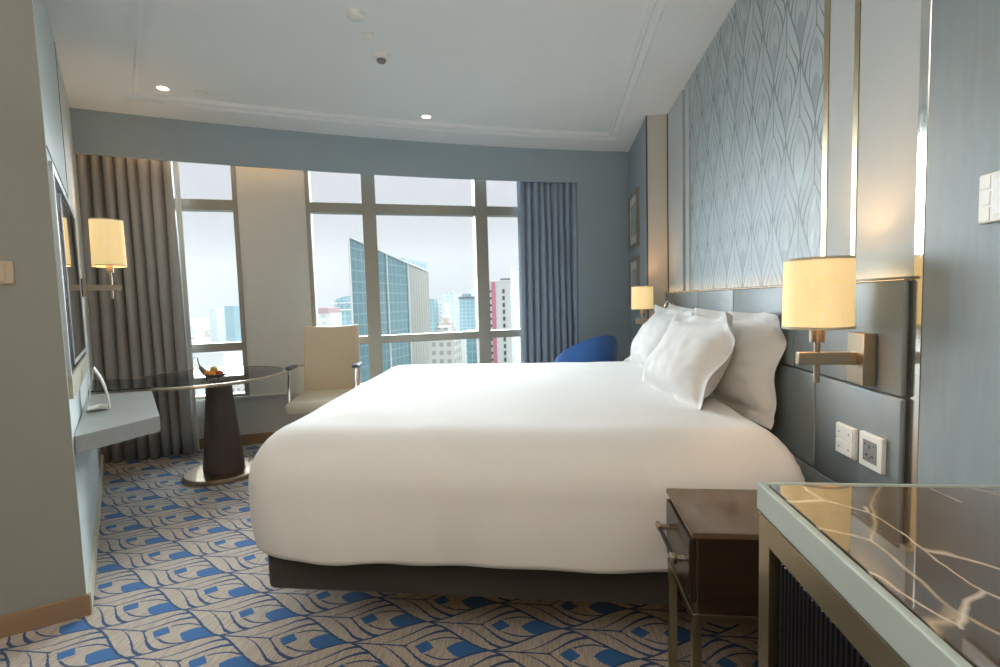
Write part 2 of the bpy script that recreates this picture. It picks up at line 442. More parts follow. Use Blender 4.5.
# window wall: pelmet, solid end wall, pier, low wall, sill
XC = .235                                       # right end of the window recess
bm = NB(); ribbon(bm, path(S, xLS, XC, 24), path(S, xLS, XC, 24, .02), SB, CZ); struct('wall_window_pelmet', bm, M['wall_blue'])
bm = NB(); ribbon(bm, path(S, XC, .80, 6), path(W, XC, .80, 6, .12), 0, CZ); struct('wall_window_end', bm, M['wall_blue'])
bm = NB(); ribbon(bm, path(W, xLW-.1, XC+.05, 20, .0), path(W, xLW-.1, XC+.05, 20, .22), 0, .44); struct('wall_window_low', bm, M['pier'])
bm = NB(); ribbon(bm, path(W, -2.835, -2.245, 6, -.012), path(W, -2.835, -2.245, 6, .22), .44, CZ); struct('wall_window_pier', bm, M['pier'])
bm = NB(); ribbon(bm, path(W, xLW-.1, -3.30, 4, .0), path(W, xLW-.1, -3.30, 4, .22), .44, CZ); struct('wall_window_left', bm, M['wall_pale'])
bm = NB(); ribbon(bm, path(W, xLW-.05, XC+.03, 20, -.03), path(W, xLW-.05, XC+.03, 20, .03), .435, .452); struct('trim_window_sill', bm, M['sill'])
bm = NB(); ribbon(bm, path(W, xLW-.05, XC+.0, 20, -.014), path(W, xLW-.05, XC+.0, 20, .0), 0, .095); struct('baseboard_window', bm, M['skirting'])
bm = NB(); ribbon(bm, path(S, XC+.005, .785, 6, -.014), path(S, XC+.005, .785, 6, .0), 0, .095); struct('baseboard_right', bm, M['skirting'])

def window(name, x0, x1, mull, nseg):
    T = .06
    ZT, ZB = CZ+.0, .45
    bm = NB()
    def vbar(xa, xb, d0=-.02, d1=.12): ribbon(bm, path(W, xa, xb, 1, d0), path(W, xa, xb, 1, d1), ZB, ZT)
    vbar(x0, x0+.035); vbar(x1-.035, x1)
    for a, b in mull: vbar(a, b, -.03, .12)
    # horizontal members between uprights
    ups = [x0+.035] + [q for ab in mull for q in ab] + [x1-.035]
    for i in range(0, len(ups), 2):
        a, b = ups[i], ups[i+1]
        for z0, z1, d in ((2.122,2.212,.0), (.868,.943,.0), (.45,.475,.0), (2.70,CZ,.0)):
            ribbon(bm, path(W, a, b, max(1,int((b-a)/.2)), d), path(W, a, b, max(1,int((b-a)/.2)), .11), z0, z1)
    w = struct(name, bm, M['frame_metal'])
    for i in range(0, len(ups), 2):
        a, b = ups[i], ups[i+1]
        for z0, z1 in ((.475,.868),(.943,2.122),(2.212,2.70)):
            g = NB(); ns = max(1,int((b-a)/.2))
            ribbon(g, path(W, a-.004, b+.004, ns, .055), path(W, a-.004, b+.004, ns, .061), z0-.004, z1+.004)
            obj('pane', g, M['glass'], w, 0)
    return w
window('window_1', -3.33, -2.80, [], 1)
window('window_2', -2.28, .28, [(-1.818,-1.70), (-.80,-.684)], 1)

# ------------------------------------------------------------------ curtains
def curtain(name, x0, x1, off, n, amp, m, label, z0=.012, z1=SB+.14, ph=0):
    bm = NB(); N_ = n*10; rows = 14
    P = []
    for i in range(N_+1):
        t = i/N_; x = x0+(x1-x0)*t; nx, ny = nrm(x, W)
        P.append((x, t, nx, ny))
    V = []
    for r in range(rows+1):
        f = r/rows; z = z0+(z1-z0)*f; row = []
        for x, t, nx, ny in P:
            a = amp*(1.1-.25*f)
            w = math.sin(2*math.pi*n*t + ph + .5*math.sin(7*t+3*f))
            w = math.copysign(abs(w)**.75, w)
            d = off + a*w + .008*math.sin(2*math.pi*t*n*.37+4*f)
            sx = .012*math.cos(2*math.pi*n*t+ph)*(1-f*.3)
            row.append(bm.verts.new((x+nx*d+sx, W(x)+ny*d, z)))
        V.append(row)
    for a, b in zip(V, V[1:]):
        for i in range(N_): bm.faces.new((a[i],a[i+1],b[i+1],b[i]))
    o = obj(name, bm, m, None, 80)
    s = o.modifiers.new('solid','SOLIDIFY'); s.thickness = .004
    tag(o, label, 'curtain'); return o
xl = solve_left(lambda x: W(x)-.135)
curtain('curtain', xl-.075, -3.225, -.135, 8, .045, M['curtain'], 'taupe floor-length curtain hanging beside the desk and lit sconce')
curtain('curtain', -.40, .205, -.095, 9, .033, M['curtain_blue'], 'slate blue-grey curtain at the end of the window nearest the bed head', ph=1)
curtain('curtain_lining', -3.225, -3.185, -.10, 1, .006, M['lining'], 'pale strip of blackout lining showing at the edge of the taupe curtain')

# ------------------------------------------------------------------ headboard
t = thing('headboard', 'grey leather padded headboard across the panelled wall', 'headboard', (XW,2.8,0))
HF, HB = .925, .962
def hb(name, y0, y1, z0, z1, m='leather', bev=.009):
    bm = NB(); box(bm, (HF-XW,y0-2.8,z0), (HB-XW-.02,y1-2.8,z1), bev, 3); return obj(name, bm, M[m], t)
ys = [1.412, 2.02, 2.676, 3.333, 3.99, 4.27]
for a, b in zip(ys, ys[1:]): hb('upper_panel', a+.0015, b-.0015, .955, 1.275)
ys = [1.412, 1.856, 2.66, 3.47, 4.27]
for a, b in zip(ys, ys[1:]): hb('middle_panel', a+.0015, b-.0015, .604, .952, bev=.014)
hb('lower_panel', 1.412, 4.27, .02, .601)
bm = NB(); box(bm, (HB-XW-.021,1.412-2.8,.0),(HB-XW-.008,4.27-2.8,1.272)); obj('backing', bm, M['gap'], t)
bm = NB(); box(bm, (HF-XW-.001,1.412-2.8,1.2755),(HF-XW+.006,4.27-2.8,1.283)); obj('top_bead', bm, M['leather'], t)
bm = NB(); box(bm, (HF-XW+.010,1.445-2.8,1.2755),(HF-XW+.020,4.26-2.8,1.279)); obj('light_strip', bm, M['led'], t)

# ------------------------------------------------------------------ bed
t = thing('bed', 'king-size bed with a dark brown upholstered base under white bedding', 'bed', (-.1,2.76,0))
bm = NB(); box(bm, (-1.0,-1.13,.19), (1.0,1.13,.44), .025, 3); obj('base', bm, M['bedbase'], t)
bm = NB(); box(bm, (-.62,-.80,0), (.98,.80,.19), .01, 1); obj('plinth', bm, M['black'], t)
bm = NB(); box(bm, (-.95,-1.03,.44), (.81,1.03,.69), .07, 4); obj('mattress', bm, M['linen'], t)
bm = NB()   # duvet
X0, X1, Y0, Y1 = -1.185, .80, 1.580, 3.94
cx, cy, hx, hy = (X0+X1)/2, (Y0+Y1)/2, (X1-X0)/2, (Y1-Y0)/2
def prof(m):
    """ring m 0..1 -> (inset from the outermost outline, height)"""
    if m < .62: return None
    s = (m-.62)/.38
    L1 = .40
    if s < L1:
        a = s/L1*math.pi/2; return (.27-.25*math.sin(a), .755-.19*(1-math.cos(a)))
    q = (s-L1)/(1-L1); return (.02-.020*math.sin(q*2.0), .565-.222*q)
NG = 120; G = {}
for i in range(NG+1):
    for j in range(NG+1):
        p, q = 2*i/NG-1, 2*j/NG-1; m = max(abs(p), abs(q))
        pr = prof(m)
        if pr is None:
            k_ = m/.62; ins, z = None, .755+.020*(1-k_*k_)
            bx, by = hx-(.27*(1+.58*p/m if m else 1) if p < 0 else .27*(1-.7*p/m if m else 1)), hy-.27; rad = .06*k_
            e = (p/m*bx*k_ if m else 0, q/m*by*k_ if m else 0)
            x, y = e; nx = ny = 0
        else:
            ins, z = pr; ax, ay = hx-ins, hy-ins; rad = .06+.17*((m-.62)/.38)**.7
            if p > 0 and abs(p) >= abs(q)*.0: ax = hx-ins*(1-.7*max(0,p/m))
            if p < 0: ax = hx-ins*(1-.58*max(0,-p/m))
            ux, uy = p/m, q/m          # on the unit square
            if p > 0: rad *= 1-.6*max(0,p/m)
            x, y = ux*ax, uy*ay
            ox, oy = max(abs(x)-(ax-rad), 0), max(abs(y)-(ay-rad), 0)
            if ox > 0 and oy > 0:      # square corner -> round corner
                th = math.atan2(oy, ox); sx, sy = (1 if x>0 else -1), (1 if y>0 else -1)
                x, y = sx*(ax-rad+rad*math.cos(th)), sy*(ay-rad+rad*math.sin(th))
            # head side: cloth ends on the mattress
            s = (m-.62)/.38
            # hanging folds
            if s > .35:
                per = x*5.1 if abs(uy) > abs(ux) else y*4.7+3
                am = .009*(s-.35)/.65
                wv = math.sin(per*1.7)+.6*math.sin(per*3.9+1.3)
                dl = math.hypot(x/hx, y/hy)
                x += am*wv*(ux if abs(ux)>=abs(uy) else 0)*1.0; y += am*wv*(uy if abs(uy)>=abs(ux) else 0)
                z += .005*(s-.35)*math.sin(per*2.3+.5)
        x -= .21*max(0,-x/hx)*(y+hy)/(2*hy)
        z += .007*noise.noise((x*2.2, y*2.2, .3)) + .003*noise.noise((x*6, y*5, 1.3))
        G[i,j] = bm.verts.new((cx+x, cy+y, z))
for i in range(NG):
    for j in range(NG): bm.faces.new((G[i,j],G[i+1,j],G[i+1,j+1],G[i,j+1]))
o = obj('duvet', bm, M['linen'], None, 180)
s_ = o.modifiers.new('solid','SOLIDIFY'); s_.thickness = .012; s_.offset = 1
tag(o, 'plain white duvet spread over the whole bed with a hanging hem', 'duvet')

def pillow(label, c, w, h, th, lean, yaw=0, roll=0, fl=.05, seed=0, bend=0, flop=0):
    """upright pillow: width along +Y, height up, leaning back against +X"""
    bm = NB(); n = 36; top = {}
    front = []
    for side in (1,-1):
        for i in range(n+1):
            for j in range(n+1):
                u, v = 2*i/n-1, 2*j/n-1
                W2, H2 = w/2, h/2
                # pinched edges between the corners
                px = u*W2*(1-.045*(1-v*v)); py = v*H2*(1-.06*(1-u*u))
                eu, ev = max(0,1-abs(u)*W2/(W2-fl)) if fl else 1-abs(u), max(0,1-abs(v)*H2/(H2-fl)) if fl else 1-abs(v)
                pu = 1-(1-eu)**2.6; pv = 1-(1-ev)**2.6
                b = th/2*(max(0,pu*pv))**.62 + .004
                b *= 1-.22*v                       # fuller at the bottom
                wr = .016*noise.noise((u*2.3+seed, v*2.1, side*.7))*(pu*pv)**.3 + .008*noise.noise((u*6+seed, v*6, side))*min(1,(pu*pv)*3)
                # creases radiating from the corners
                wr += .006*math.sin(12*math.atan2(1.05-abs(v), 1.05-abs(u)))*math.exp(-3*(math.hypot(1-abs(u),1-abs(v))))*(1 if eu>0 and ev>0 else 0)
                d = side*b + (wr if side > 0 else -wr*.6)
                edge = (eu <= 0 or ev <= 0)
                wav = .014*math.sin(px*22+seed)*(1 if ev <= 0 else 0) + .014*math.sin(py*24+seed*2)*(1 if eu <= 0 else 0)
                d += wav
                d += bend*(u*u) 
                if flop and u < 0 and v > 0: # near top corner folds forward
                    k_ = max(0, (-u-.55)/.45)*max(0,(v-.45)/.55)
                    d += flop*k_; py -= flop*.5*k_
                key = (side,i,j)
                bd = i in (0,n) or j in (0,n)
                if bd and side == -1: top[key] = top[1,i,j]
                else: top[key] = bm.verts.new((-d, px, py))
    for side in (1,-1):
        for i in range(n):
            for j in range(n):
                f = (top[side,i,j],top[side,i+1,j],top[side,i+1,j+1],top[side,i,j+1])
                bm.faces.new(f)
    o = obj('pillow', bm, M['linen'], None, 180)
    o.rotation_euler = (R(roll), R(lean), R(yaw)); o.location = c
    sd = o.modifiers.new('sub','SUBSURF'); sd.levels = 1; sd.render_levels = 1
    tag(o, label, 'pillow', 'pillows on the bed'); return o
pillow('white flanged pillow propped on the headboard beside the nearer bed lamp', (.825,2.42,.935), .78, .50, .16, 10, 12, 0, .055, 1, .01, .06)
pillow('plump white pillow leaning in front of the headboard pillow nearest the camera', (.645,2.47,.940), .76, .50, .22, 32, 9, -2, .045, 5, .02, .12)
pillow('white pillow propped on the headboard behind the others at the window side', (.80,3.42,.945), .80, .50, .17, 14, 4, 3, .05, 9, .01, .03)
pillow('white pillow leaning at the window side of the bed, farthest in front', (.685,3.30,.945), .76, .50, .24, 28, 8, 2, .045, 13, .02, .05)

# ------------------------------------------------------------------ lamps
def drum(bm, r, h, z0, taper=.97, n=40):
    lathe(bm, [(r,z0),(r*taper,z0+h),(r*taper-.003,z0+h),(r-.003,z0),(r,z0)], n, cap=False)
def point(name, loc, power, col, rad):
    l = bpy.data.lights.new(name, 'POINT'); l.energy = power; l.color = col; l.shadow_soft_size = rad
    o = bpy.data.objects.new(name, l); COL.objects.link(o); o.location = loc; return o
def spot(name, loc, power, col, ang, blend=.6, rad=.05, rot=(0,0,0)):
    l = bpy.data.lights.new(name, 'SPOT'); l.energy = power; l.color = col; l.shadow_soft_size = rad; l.spot_size = R(ang); l.spot_blend = blend
    o = bpy.data.objects.new(name, l); COL.objects.link(o); o.location = loc; o.rotation_euler = rot; return o
WARM = (1.0,.62,.30)
def wall_lamp(label, loc, wall, arm_z, sh_r, sh_h, sh_z, power, plate=(.034,.10,.155)):
    """swing-arm lamp; loc = plan point of the stem, wall = plan point at the wall"""
    L = Vector((wall[0]-loc[0], wall[1]-loc[1])); ang = math.atan2(L.y, L.x); D = L.length
    t = thing('wall_lamp', label, 'lamp', (loc[0],loc[1],arm_z), ang, 'brushed bronze wall lamps with drum shades')
    bm = NB(); box(bm, (D-plate[0],-plate[1]/2,-plate[2]/2), (D,plate[1]/2,plate[2]/2), .003, 2); obj('wall_plate', bm, M['bronze'], t)
    bm = NB(); box(bm, (-.055,-.014,-.019), (D-plate[0]+.001,.014,.019), .002, 2); obj('arm', bm, M['bronze'], t)
    bm = NB(); lathe(bm, [(.0085,-.075),(.0085,sh_z-arm_z-.035)], 16); obj('stem', bm, M['bronze'], t)
    bm = NB(); lathe(bm, [(.021,sh_z-arm_z-.042),(.021,sh_z-arm_z+.02)], 20); obj('socket', bm, M['bronze'], t)
    bm = NB(); drum(bm, sh_r, sh_h, sh_z-arm_z); s = obj('lamp_shade', bm, M['shade'], t)
    for z in (.004, sh_h-.004):
        bm = NB(); rr = (sh_r if z < .1 else sh_r*.97)+.0008
        lathe(bm, [(rr,sh_z-arm_z+z-.004),(rr,sh_z-arm_z+z+.004)], 40, cap=False); obj('shade_trim', bm, M['beige_frame'], s)
    bm = NB(); bmesh.ops.create_icosphere(bm, subdivisions=2, radius=.026, matrix=Matrix.Translation((0,0,sh_z-arm_z+.075))); obj('bulb', bm, M['lens'], t)
    point('lamp_light', (loc[0],loc[1],sh_z+sh_h*.55), power, WARM, .03)
    return t
wall_lamp('lit bronze wall lamp beside the bed above the brown nightstand', (.79,1.575), (HF,1.560), 1.046, .094, .212, 1.138, 3.2)
wall_lamp('lit bronze wall lamp on the far side of the bed', (.705,4.10), (HF,4.11), 1.045, .088, .195, 1.142, 3.2)
wl = wall_lamp('lit bronze wall lamp on the pale wall beside the mirror television', (-3.055,3.03), lw(1.67), 1.418, .096, .318, 1.563, 4.0, (.02,.07,.12))

# small chrome reading light on the far end of the headboard
t = thing('reading_light', 'small chrome reading light on the headboard behind the farthest pillow', 'light', (HF,3.93,1.16))
bm = NB(); box(bm, (-.012,-.03,-.035),(0,.03,.035), .003); obj('wall_plate', bm, M['bronze'], t)
bm = NB(); tube(bm, smoothpts([(-.01,0,0),(-.05,0,.045),(-.075,0,.02),(-.08,0,-.03)]), .006); obj('arm', bm, M['chrome'], t)
bm = NB(); lathe(bm, [(.006,.0),(.012,-.004),(.020,-.06),(.018,-.06)], 16, (-.08,0,-.025)); obj('head', bm, M['chrome'], t)

# ------------------------------------------------------------------ switch and socket plates
t = thing('switch_panel', 'white two-button switch plate on the headboard above the nightstand', 'switch', (HF,1.645,.769))
bm = NB(); box(bm, (-.012,-.05,-.05),(0,.05,.05), .003); obj('plate', bm, M['white_plastic'], t)
for z in (-.0245,.0245):
    bm = NB(); box(bm, (-.016,-.045,z-.022),(-.010,.045,z+.022), .002); b = obj('button', bm, M['white_plastic'], t)
    for yy in (-.026,.026):
        bm = NB(); box(bm, (-.0164,yy-.003,z-.003),(-.0158,yy+.003,z+.003)); obj('indicator', bm, M['grey_plastic'], b)
t = thing('wall_socket', 'white framed power socket with grey centre on the headboard', 'socket', (HF,1.517,.7725))
bm = NB(); box(bm, (-.014,-.052,-.0515),(0,.052,.0515), .003); obj('plate', bm, M['white_plastic'], t)
bm = NB(); box(bm, (-.0155,-.031,-.032),(-.012,.031,.032), .001); f_ = obj('socket_face', bm, M['grey_plastic'], t)
for y, z, w, h in ((0,.014,.005,.012),(-.013,-.012,.011,.005),(.013,-.012,.011,.005),(-.02,.02,.004,.006),(.02,.02,.004,.006),(0,-.02,.006,.004)):
    bm = NB(); box(bm, (-.016,y-w/2,z-h/2),(-.0154,y+w/2,z+h/2)); obj('socket_hole', bm, M['black'], f_)
t = thing('thermostat', 'white room thermostat with a pale display on the veneered wall', 'thermostat', (XW-.0115,1.115,1.44))
bm = NB(); box(bm, (-.014,-.085,-.053),(0,.085,.053), .004); obj('body', bm, M['white_plastic'], t)
bm = NB(); box(bm, (-.0155,-.04,-.037),(-.013,.045,.037), .001); obj('display', bm, M['screen'], t)
for z in (-.034,0,.034):
    bm = NB(); box(bm, (-.0152,.054,z-.014),(-.013,.080,z+.014), .001); obj('button', bm, M['white_plastic'], t)
p0 = ew(.168)
t = thing('light_switch', 'beige light switch on the olive-grey entry wall', 'switch', (p0[0],p0[1],1.412), math.atan2(en.y, en.x))
bm = NB(); box(bm, (0,-.043,-.043),(.010,.043,.043), .003); obj('plate', bm, M['beige_plastic'], t)
bm = NB(); box(bm, (.009,-.020,-.032),(.013,.020,.032), .002); obj('rocker', bm, M['beige_plastic'], t)

# ------------------------------------------------------------------ nightstand
t = thing('nightstand', 'brown lacquered nightstand with a drawer and bronze legs beside the bed', 'nightstand', (.338,1.268,0))
w_, d_ = .55, .292
bm = NB(); box(bm, (.012,0,.41),(w_,d_,.619), .004, 2); obj('body', bm, M['dark_wood'], t)
bm = NB(); box(bm, (0,-.004,.619),(w_+.004,d_+.004,.635), .003, 2); obj('top', bm, M['brown_lacquer'], t)
bm = NB(); box(bm, (-.004,.012,.435),(.016,d_-.012,.608), .004, 2); dr = obj('drawer', bm, M['dark_wood'], t)
bm = NB(); tube(bm, [(-.034,.03,.535),(-.034,d_-.03,.535)], .006, 12); h_ = obj('handle', bm, M['black'], dr)
for y in (.055, d_-.055):
    bm = NB(); box(bm, (-.043,y-.014,.526),(-.025,y+.014,.544), .004, 2); box(bm, (-.030,y-.012,.530),(.0,y+.012,.538)); obj('handle_clasp', bm, M['bronze'], dr)
for x in (.014, w_-.014):
    for y in (.014, d_-.014):
        bm = NB(); box(bm, (x-.012,y-.012,0),(x+.012,y+.012,.41), .001, 1); obj('leg', bm, M['gold'], t)
for a, b in (((.014,.014),(w_-.014,.014)), ((.014,d_-.014),(w_-.014,d_-.014)), ((.014,.014),(.014,d_-.014)), ((w_-.014,.014),(w_-.014,d_-.014))):
    for z in ((.3985, .0115) if a[1] != b[1] or a[1] > .1 else (.3985,)):
        bm = NB(); box(bm, (min(a[0],b[0])-.012,min(a[1],b[1])-.0113,z-.011),(max(a[0],b[0])+.0113,max(a[1],b[1])+.0113,z+.011), .001, 1); obj('rail', bm, M['gold'], t)

# ------------------------------------------------------------------ minibar counter
t = thing('minibar_counter', 'minibar counter with a veined brown marble top and champagne metal frame', 'counter', (.354,.903,0))
cw, cd = XW-.013-.354-.003, 1.45      # x width, run towards the camera
bm = NB(); box(bm, (.016,-cd,.868),(cw,-.012,.9085), .002, 2); obj('marble_top', bm, M['marble'], t)
bm = NB(); box(bm, (0,-cd,.861),(.012,0,.91), .0025, 2); box(bm, (.012,-.010,.861),(cw,0,.91), .0025, 2); obj('edge_trim', bm, M['trim_grey'], t)
bm = NB(); box(bm, (.012,-cd,.868),(.0162,-.01,.9055)); obj('dark_groove', bm, M['gap'], t)  # dark line between the edge trim and the marble
bm = NB(); box(bm, (.006,-cd,.853),(cw,-.004,.868)); obj('underlay', bm, M['gap'], t)
for y0 in (-.042, -cd):
    bm = NB(); box(bm, (.005,y0,0),(.022,y0+.042,.853)); obj('leg', bm, M['gold'], t)
bm = NB(); box(bm, (cw-.022,-.042,0),(cw,0,.853), .002, 1); obj('leg', bm, M['gold'], t)
bm = NB(); box(bm, (.005,-cd+.042,.808),(.022,-.042,.853)); obj('rail', bm, M['gold'], t)
bm = NB(); box(bm, (.022,-.022,.815),(cw-.022,-.004,.853), .002, 1); obj('rail', bm, M['gold'], t)
bm = NB(); box(bm, (.03,-cd+.05,.04),(cw-.01,-.05,.84), .004, 1); obj('cabinet_body', bm, M['dark_wood'], t)
for k in range(3):
    y1 = -.055-k*.48; bm = NB()
    box(bm, (.016,y1-.475,.05),(.032,y1,.802), .002, 1)
    for q in range(38): box(bm, (.0125,y1-.012-q*.0122-.009,.055),(.017,y1-.012-q*.0122,.796), .0015, 1)
    obj('door', bm, M['dark_glass'], t)

# ------------------------------------------------------------------ mirror television on the left wall
def onwall(bm, s0, s1, z0, z1, o0, o1, bev=0):
    p = [lw(s0,o0), lw(s1,o0), lw(s1,o1), lw(s0,o1)]; prism(bm, p, z0, z1)
t = thing('television', 'mirror-fronted television in a pale frame on the wall by the desk', 'television', (*lw(.7),1.4))
def tvp(name, m, rects):
    bm = NB()
    for r in rects: onwall(bm, *r)
    o = obj(name, bm, M[m], None, 0)
    o.parent = t; o.matrix_parent_inverse = Matrix.Translation(-Vector((*lw(.7),1.4)))
    return o
A, B, ZB_, ZT_ = .03, 1.36, .985, 1.855
tvp('outer_frame', 'frame_white', [(A,A+.035,ZB_,ZT_,0,.012),(B-.03,B,ZB_,ZT_,0,.012),(A,B,ZT_-.035,ZT_,0,.012)])
tvp('lower_rail', 'beige_frame', [(A,B,ZB_-.085,ZB_+.01,0,.014)])
tvp('bezel', 'tv_black', [(A+.035,B-.03,ZB_+.01,ZT_-.035,0,.006)])
tvp('inner_frame', 'frame_white', [(A+.30,A+.33,ZB_+.03,ZT_-.07,.006,.010),(A+.30,B-.05,ZB_+.03,ZB_+.05,.006,.010)])
tvp('mirror_screen', 'mirror', [(A+.33,B-.05,ZB_+.05,ZT_-.07,.004,.009)])
# wall panelling groove
bm = NB(); onwall(bm, 1.10,1.112, 1.90, CZ, -.004,.002); onwall(bm, .02,1.11,1.90,1.912,-.004,.002); struct('trim_left', bm, M['gap'])

# ------------------------------------------------------------------ desk and glass table
t = thing('wall_desk', 'grey veneered ledge desk fixed to the wall with an angled end', 'desk', (-2.3,2.3,0))
dp = [lw(.03,.002), (-1.912,2.095), (-2.585,2.785), lw(1.33,.002)]
bm = NB(); prism(bm, [(x+2.3,y-2.3) for x,y in dp], .668, .742)
bmesh.ops.bevel(bm, geom=bm.edges[:], offset=.002, segments=2, affect='EDGES'); obj('desktop', bm, M['desk'], t)

TC = (-2.61, 3.335)
t = thing('pedestal_table', 'round smoked-glass table with a bronze rim on a brown tapered pedestal', 'table', (*TC,0))
bm = NB(); lathe(bm, [(.262,0),(.272,.006),(.272,.026),(.262,.034),(.02,.036)], 56, (.075,0,0)); obj('base_plate', bm, M['bronze'], t)
bm = NB(); lathe(bm, [(.138,.034),(.140,.06),(.118,.30),(.090,.62),(.086,.728)], 40, (.075,0,0)); obj('pedestal', bm, M['pedestal'], t)
bm = NB(); lathe(bm, [(.0,.728),(.11,.728),(.11,.738),(.0,.738)], 32, (.075,0,0), cap=False); obj('mount', bm, M['black'], t)
RT = .52
bm = NB(); lathe(bm, [(RT-.004,.738),(RT-.004,.750)], 72); obj('tabletop', bm, M['table_glass'], t)
bm = NB(); a0 = 0
lathe(bm, [(RT-.004,.732),(RT+.010,.732),(RT+.012,.742),(RT+.010,.753),(RT-.004,.753),(RT-.004,.732)], 72, cap=False); obj('rim', bm, M['bronze'], t)
leaf = [lw(1.335,.006), (-2.588,2.79), (-2.93,3.135), lw(2.0,.006)]
bm = NB(); prism(bm, [(x-TC[0],y-TC[1]) for x,y in leaf], .7535, .7615); obj('side_leaf', bm, M['leaf_glass'], t)

# tent-fold white card stand on the desk
t = thing('tent_card', 'white folded triangular card stand on the grey desk', 'card', (-2.40,2.25,.742), R(45))
def strip(name, pts, th, y0, y1, m, par):
    bm = NB(); P = [Vector((a[0],a[1])) for a in pts]; O = []
    for k, p in enumerate(P):
        d = (P[min(k+1,len(P)-1)]-P[max(k-1,0)]).normalized(); O.append((p, p+Vector((-d.y,d.x))*th))
    V = [[bm.verts.new((q.x,y,max(q.y,.0005))) for q in pr for y in (y0,y1)] for pr in O]
    for a, b in zip(V, V[1:]):
        for k, l in ((0,1),(1,3),(3,2),(2,0)): bm.faces.new((a[k],a[l],b[l],b[k]))
    for a in (V[0],V[-1]): bm.faces.new((a[0],a[1],a[3],a[2]))
    return obj(name, bm, M[m], par)
strip('front_panel', [(.046,.006),(.044,.05),(.036,.11),(.020,.17),(-.006,.222)], .007, -.06, .06, 'white_plastic', t)
strip('back_panel', [(-.008,.222),(-.030,.11),(-.050,.006)], .004, -.06, .06, 'white_plastic', t)
strip('foot', [(.046,.001),(.0,.010),(-.050,.001)], -.009, -.06, .06, 'white_plastic', t)

# fruit boat and fruit
bc = Vector((-2.315,2.99,.7535))
t = thing('fruit_bowl', 'crescent-shaped pewter fruit boat on the glass table', 'bowl', bc, R(-8))
bm = NB(); n = 26; rows = []
for i in range(n+1):
    f = i/n
    x = -.115 + .235*f
    # keel line: a tall prow at one end, low stern at the other
    z = .030 + .135*max(0,(.45-f)/.45)**2.3 + .028*max(0,(f-.60)/.40)**1.6
    if f < .3: x = -.115 + .235*f*(.25+.75*f/.3)
    wd = .058*max(.07, math.sin(math.pi*min(.97,max(0,(f-.10)/.90)))**.8)
    rows.append([bm.verts.new((x, wd*s, z+.032*abs(s)**2*(math.sin(math.pi*min(1,f*.9+.08))) )) for s in [k/6-1 for k in range(13)]])
for a, b in zip(rows, rows[1:]):
    for k in range(12): bm.faces.new((a[k],a[k+1],b[k+1],b[k]))
o = obj('bowl', bm, M['bowl'], t, 60); sm_ = o.modifiers.new('s','SOLIDIFY'); sm_.thickness = .004
for x in (-.05,.05):
    bm = NB(); tube(bm, [(x,-.03,.009),(x,.03,.009)], .0035); tube(bm, [(x,0,.009),(x,0,.034)], .004)
    for y in (-.03,.03): bmesh.ops.create_icosphere(bm, subdivisions=2, radius=.0085, matrix=Matrix.Translation((x,y,.0085)))
    obj('foot', bm, M['black'], t)
def fruit(name, label, p, r, m, sq=(1,1,.92)):
    bm = NB(); bmesh.ops.create_uvsphere(bm, u_segments=20, v_segments=14, radius=r)
    for v in bm.verts:
        f = v.co.z/r; k = 1-.06*max(0,f)**6*2; v.co = Vector((v.co.x*sq[0], v.co.y*sq[1], v.co.z*sq[2] - .10*r*math.exp(-((v.co.x**2+v.co.y**2)/(r*.25)**2))*(1 if f>0 else -1)))
    t = thing(name, label, 'fruit', Vector(p))
    obj('flesh', bm, M[m], t, 60)
    bm = NB(); lathe(bm, [(.002,r*sq[2]*.86),(.0025,r*sq[2]+.004)], 8); obj('stalk', bm, M['bowl'], t)
fruit('pear', 'golden pear on top of the fruit in the crescent boat', bc+Vector((.015,.0,.085)), .026, 'pear', (1,1,1.05))
fruit('orange', 'orange in the fruit boat on its prow side', bc+Vector((-.027,-.004,.066)), .024, 'orange')
fruit('orange', 'orange in the fruit boat directly below the pear', bc+Vector((.018,-.024,.062)), .023, 'orange')
fruit('apple', 'red apple in the fruit boat at its low end', bc+Vector((.055,.0,.066)), .022, 'red_apple')

# ------------------------------------------------------------------ cream armchair
t = thing('armchair', 'cream leather armchair with chrome arms in front of the window', 'chair', (-1.995,3.96,0), R(12))
# local: front = -Y
bm = NB()
box(bm, (-.27,-.30,.395),(.27,.27,.485), .035, 4)
for v in bm.verts:
    v.co.z -= .035*max(0,(-v.co.y-.16)/.14)**2; v.co.z += .012*math.cos(v.co.x/.27*1.5)
obj('seat', bm, M['cream_seat'], t)
bm = NB(); box(bm, (-.25,-.02,.0),(.25,.025,.60), .016, 3)
bmesh.ops.subdivide_edges(bm, edges=[e for e in bm.edges if abs((e.verts[0].co-e.verts[1].co).x) > .3], cuts=10)
for v in bm.verts:
    v.co.y += -.045*(v.co.x/.25)**2 + .06*(v.co.z/.6)**2*.6; v.co.x *= 1-.03*(v.co.z/.6)
    if v.co.z > .55: v.co.z += -.014*(1-(v.co.x/.25)**2)
xform(bm, Matrix.Translation((0,.235,.475)) @ Matrix.Rotation(R(-4),4,'X'))
obj('backrest', bm, M['cream'], t)
for s in (-1,1):
    bm = NB(); tube(bm, smoothpts([(s*.265,-.17,.44),(s*.272,-.14,.57),(s*.275,-.10,.715)]), .011, 10)
    tube(bm, smoothpts([(s*.275,-.10,.715),(s*.275,.10,.722),(s*.255,.26,.71)]), .011, 10); tube(bm, [(s*.265,-.17,.44),(s*.20,-.16,.415)], .011, 10)
    ar = obj('arm', bm, M['chrome'], t)
    bm = NB(); box(bm, (s*.275-.028,-.15,.722),(s*.275+.028,.06,.747), .011, 3); obj('arm_pad', bm, M['armpad'], ar)
bm = NB(); lathe(bm, [(.03,.05),(.03,.40)], 20); obj('column', bm, M['chrome'], t)
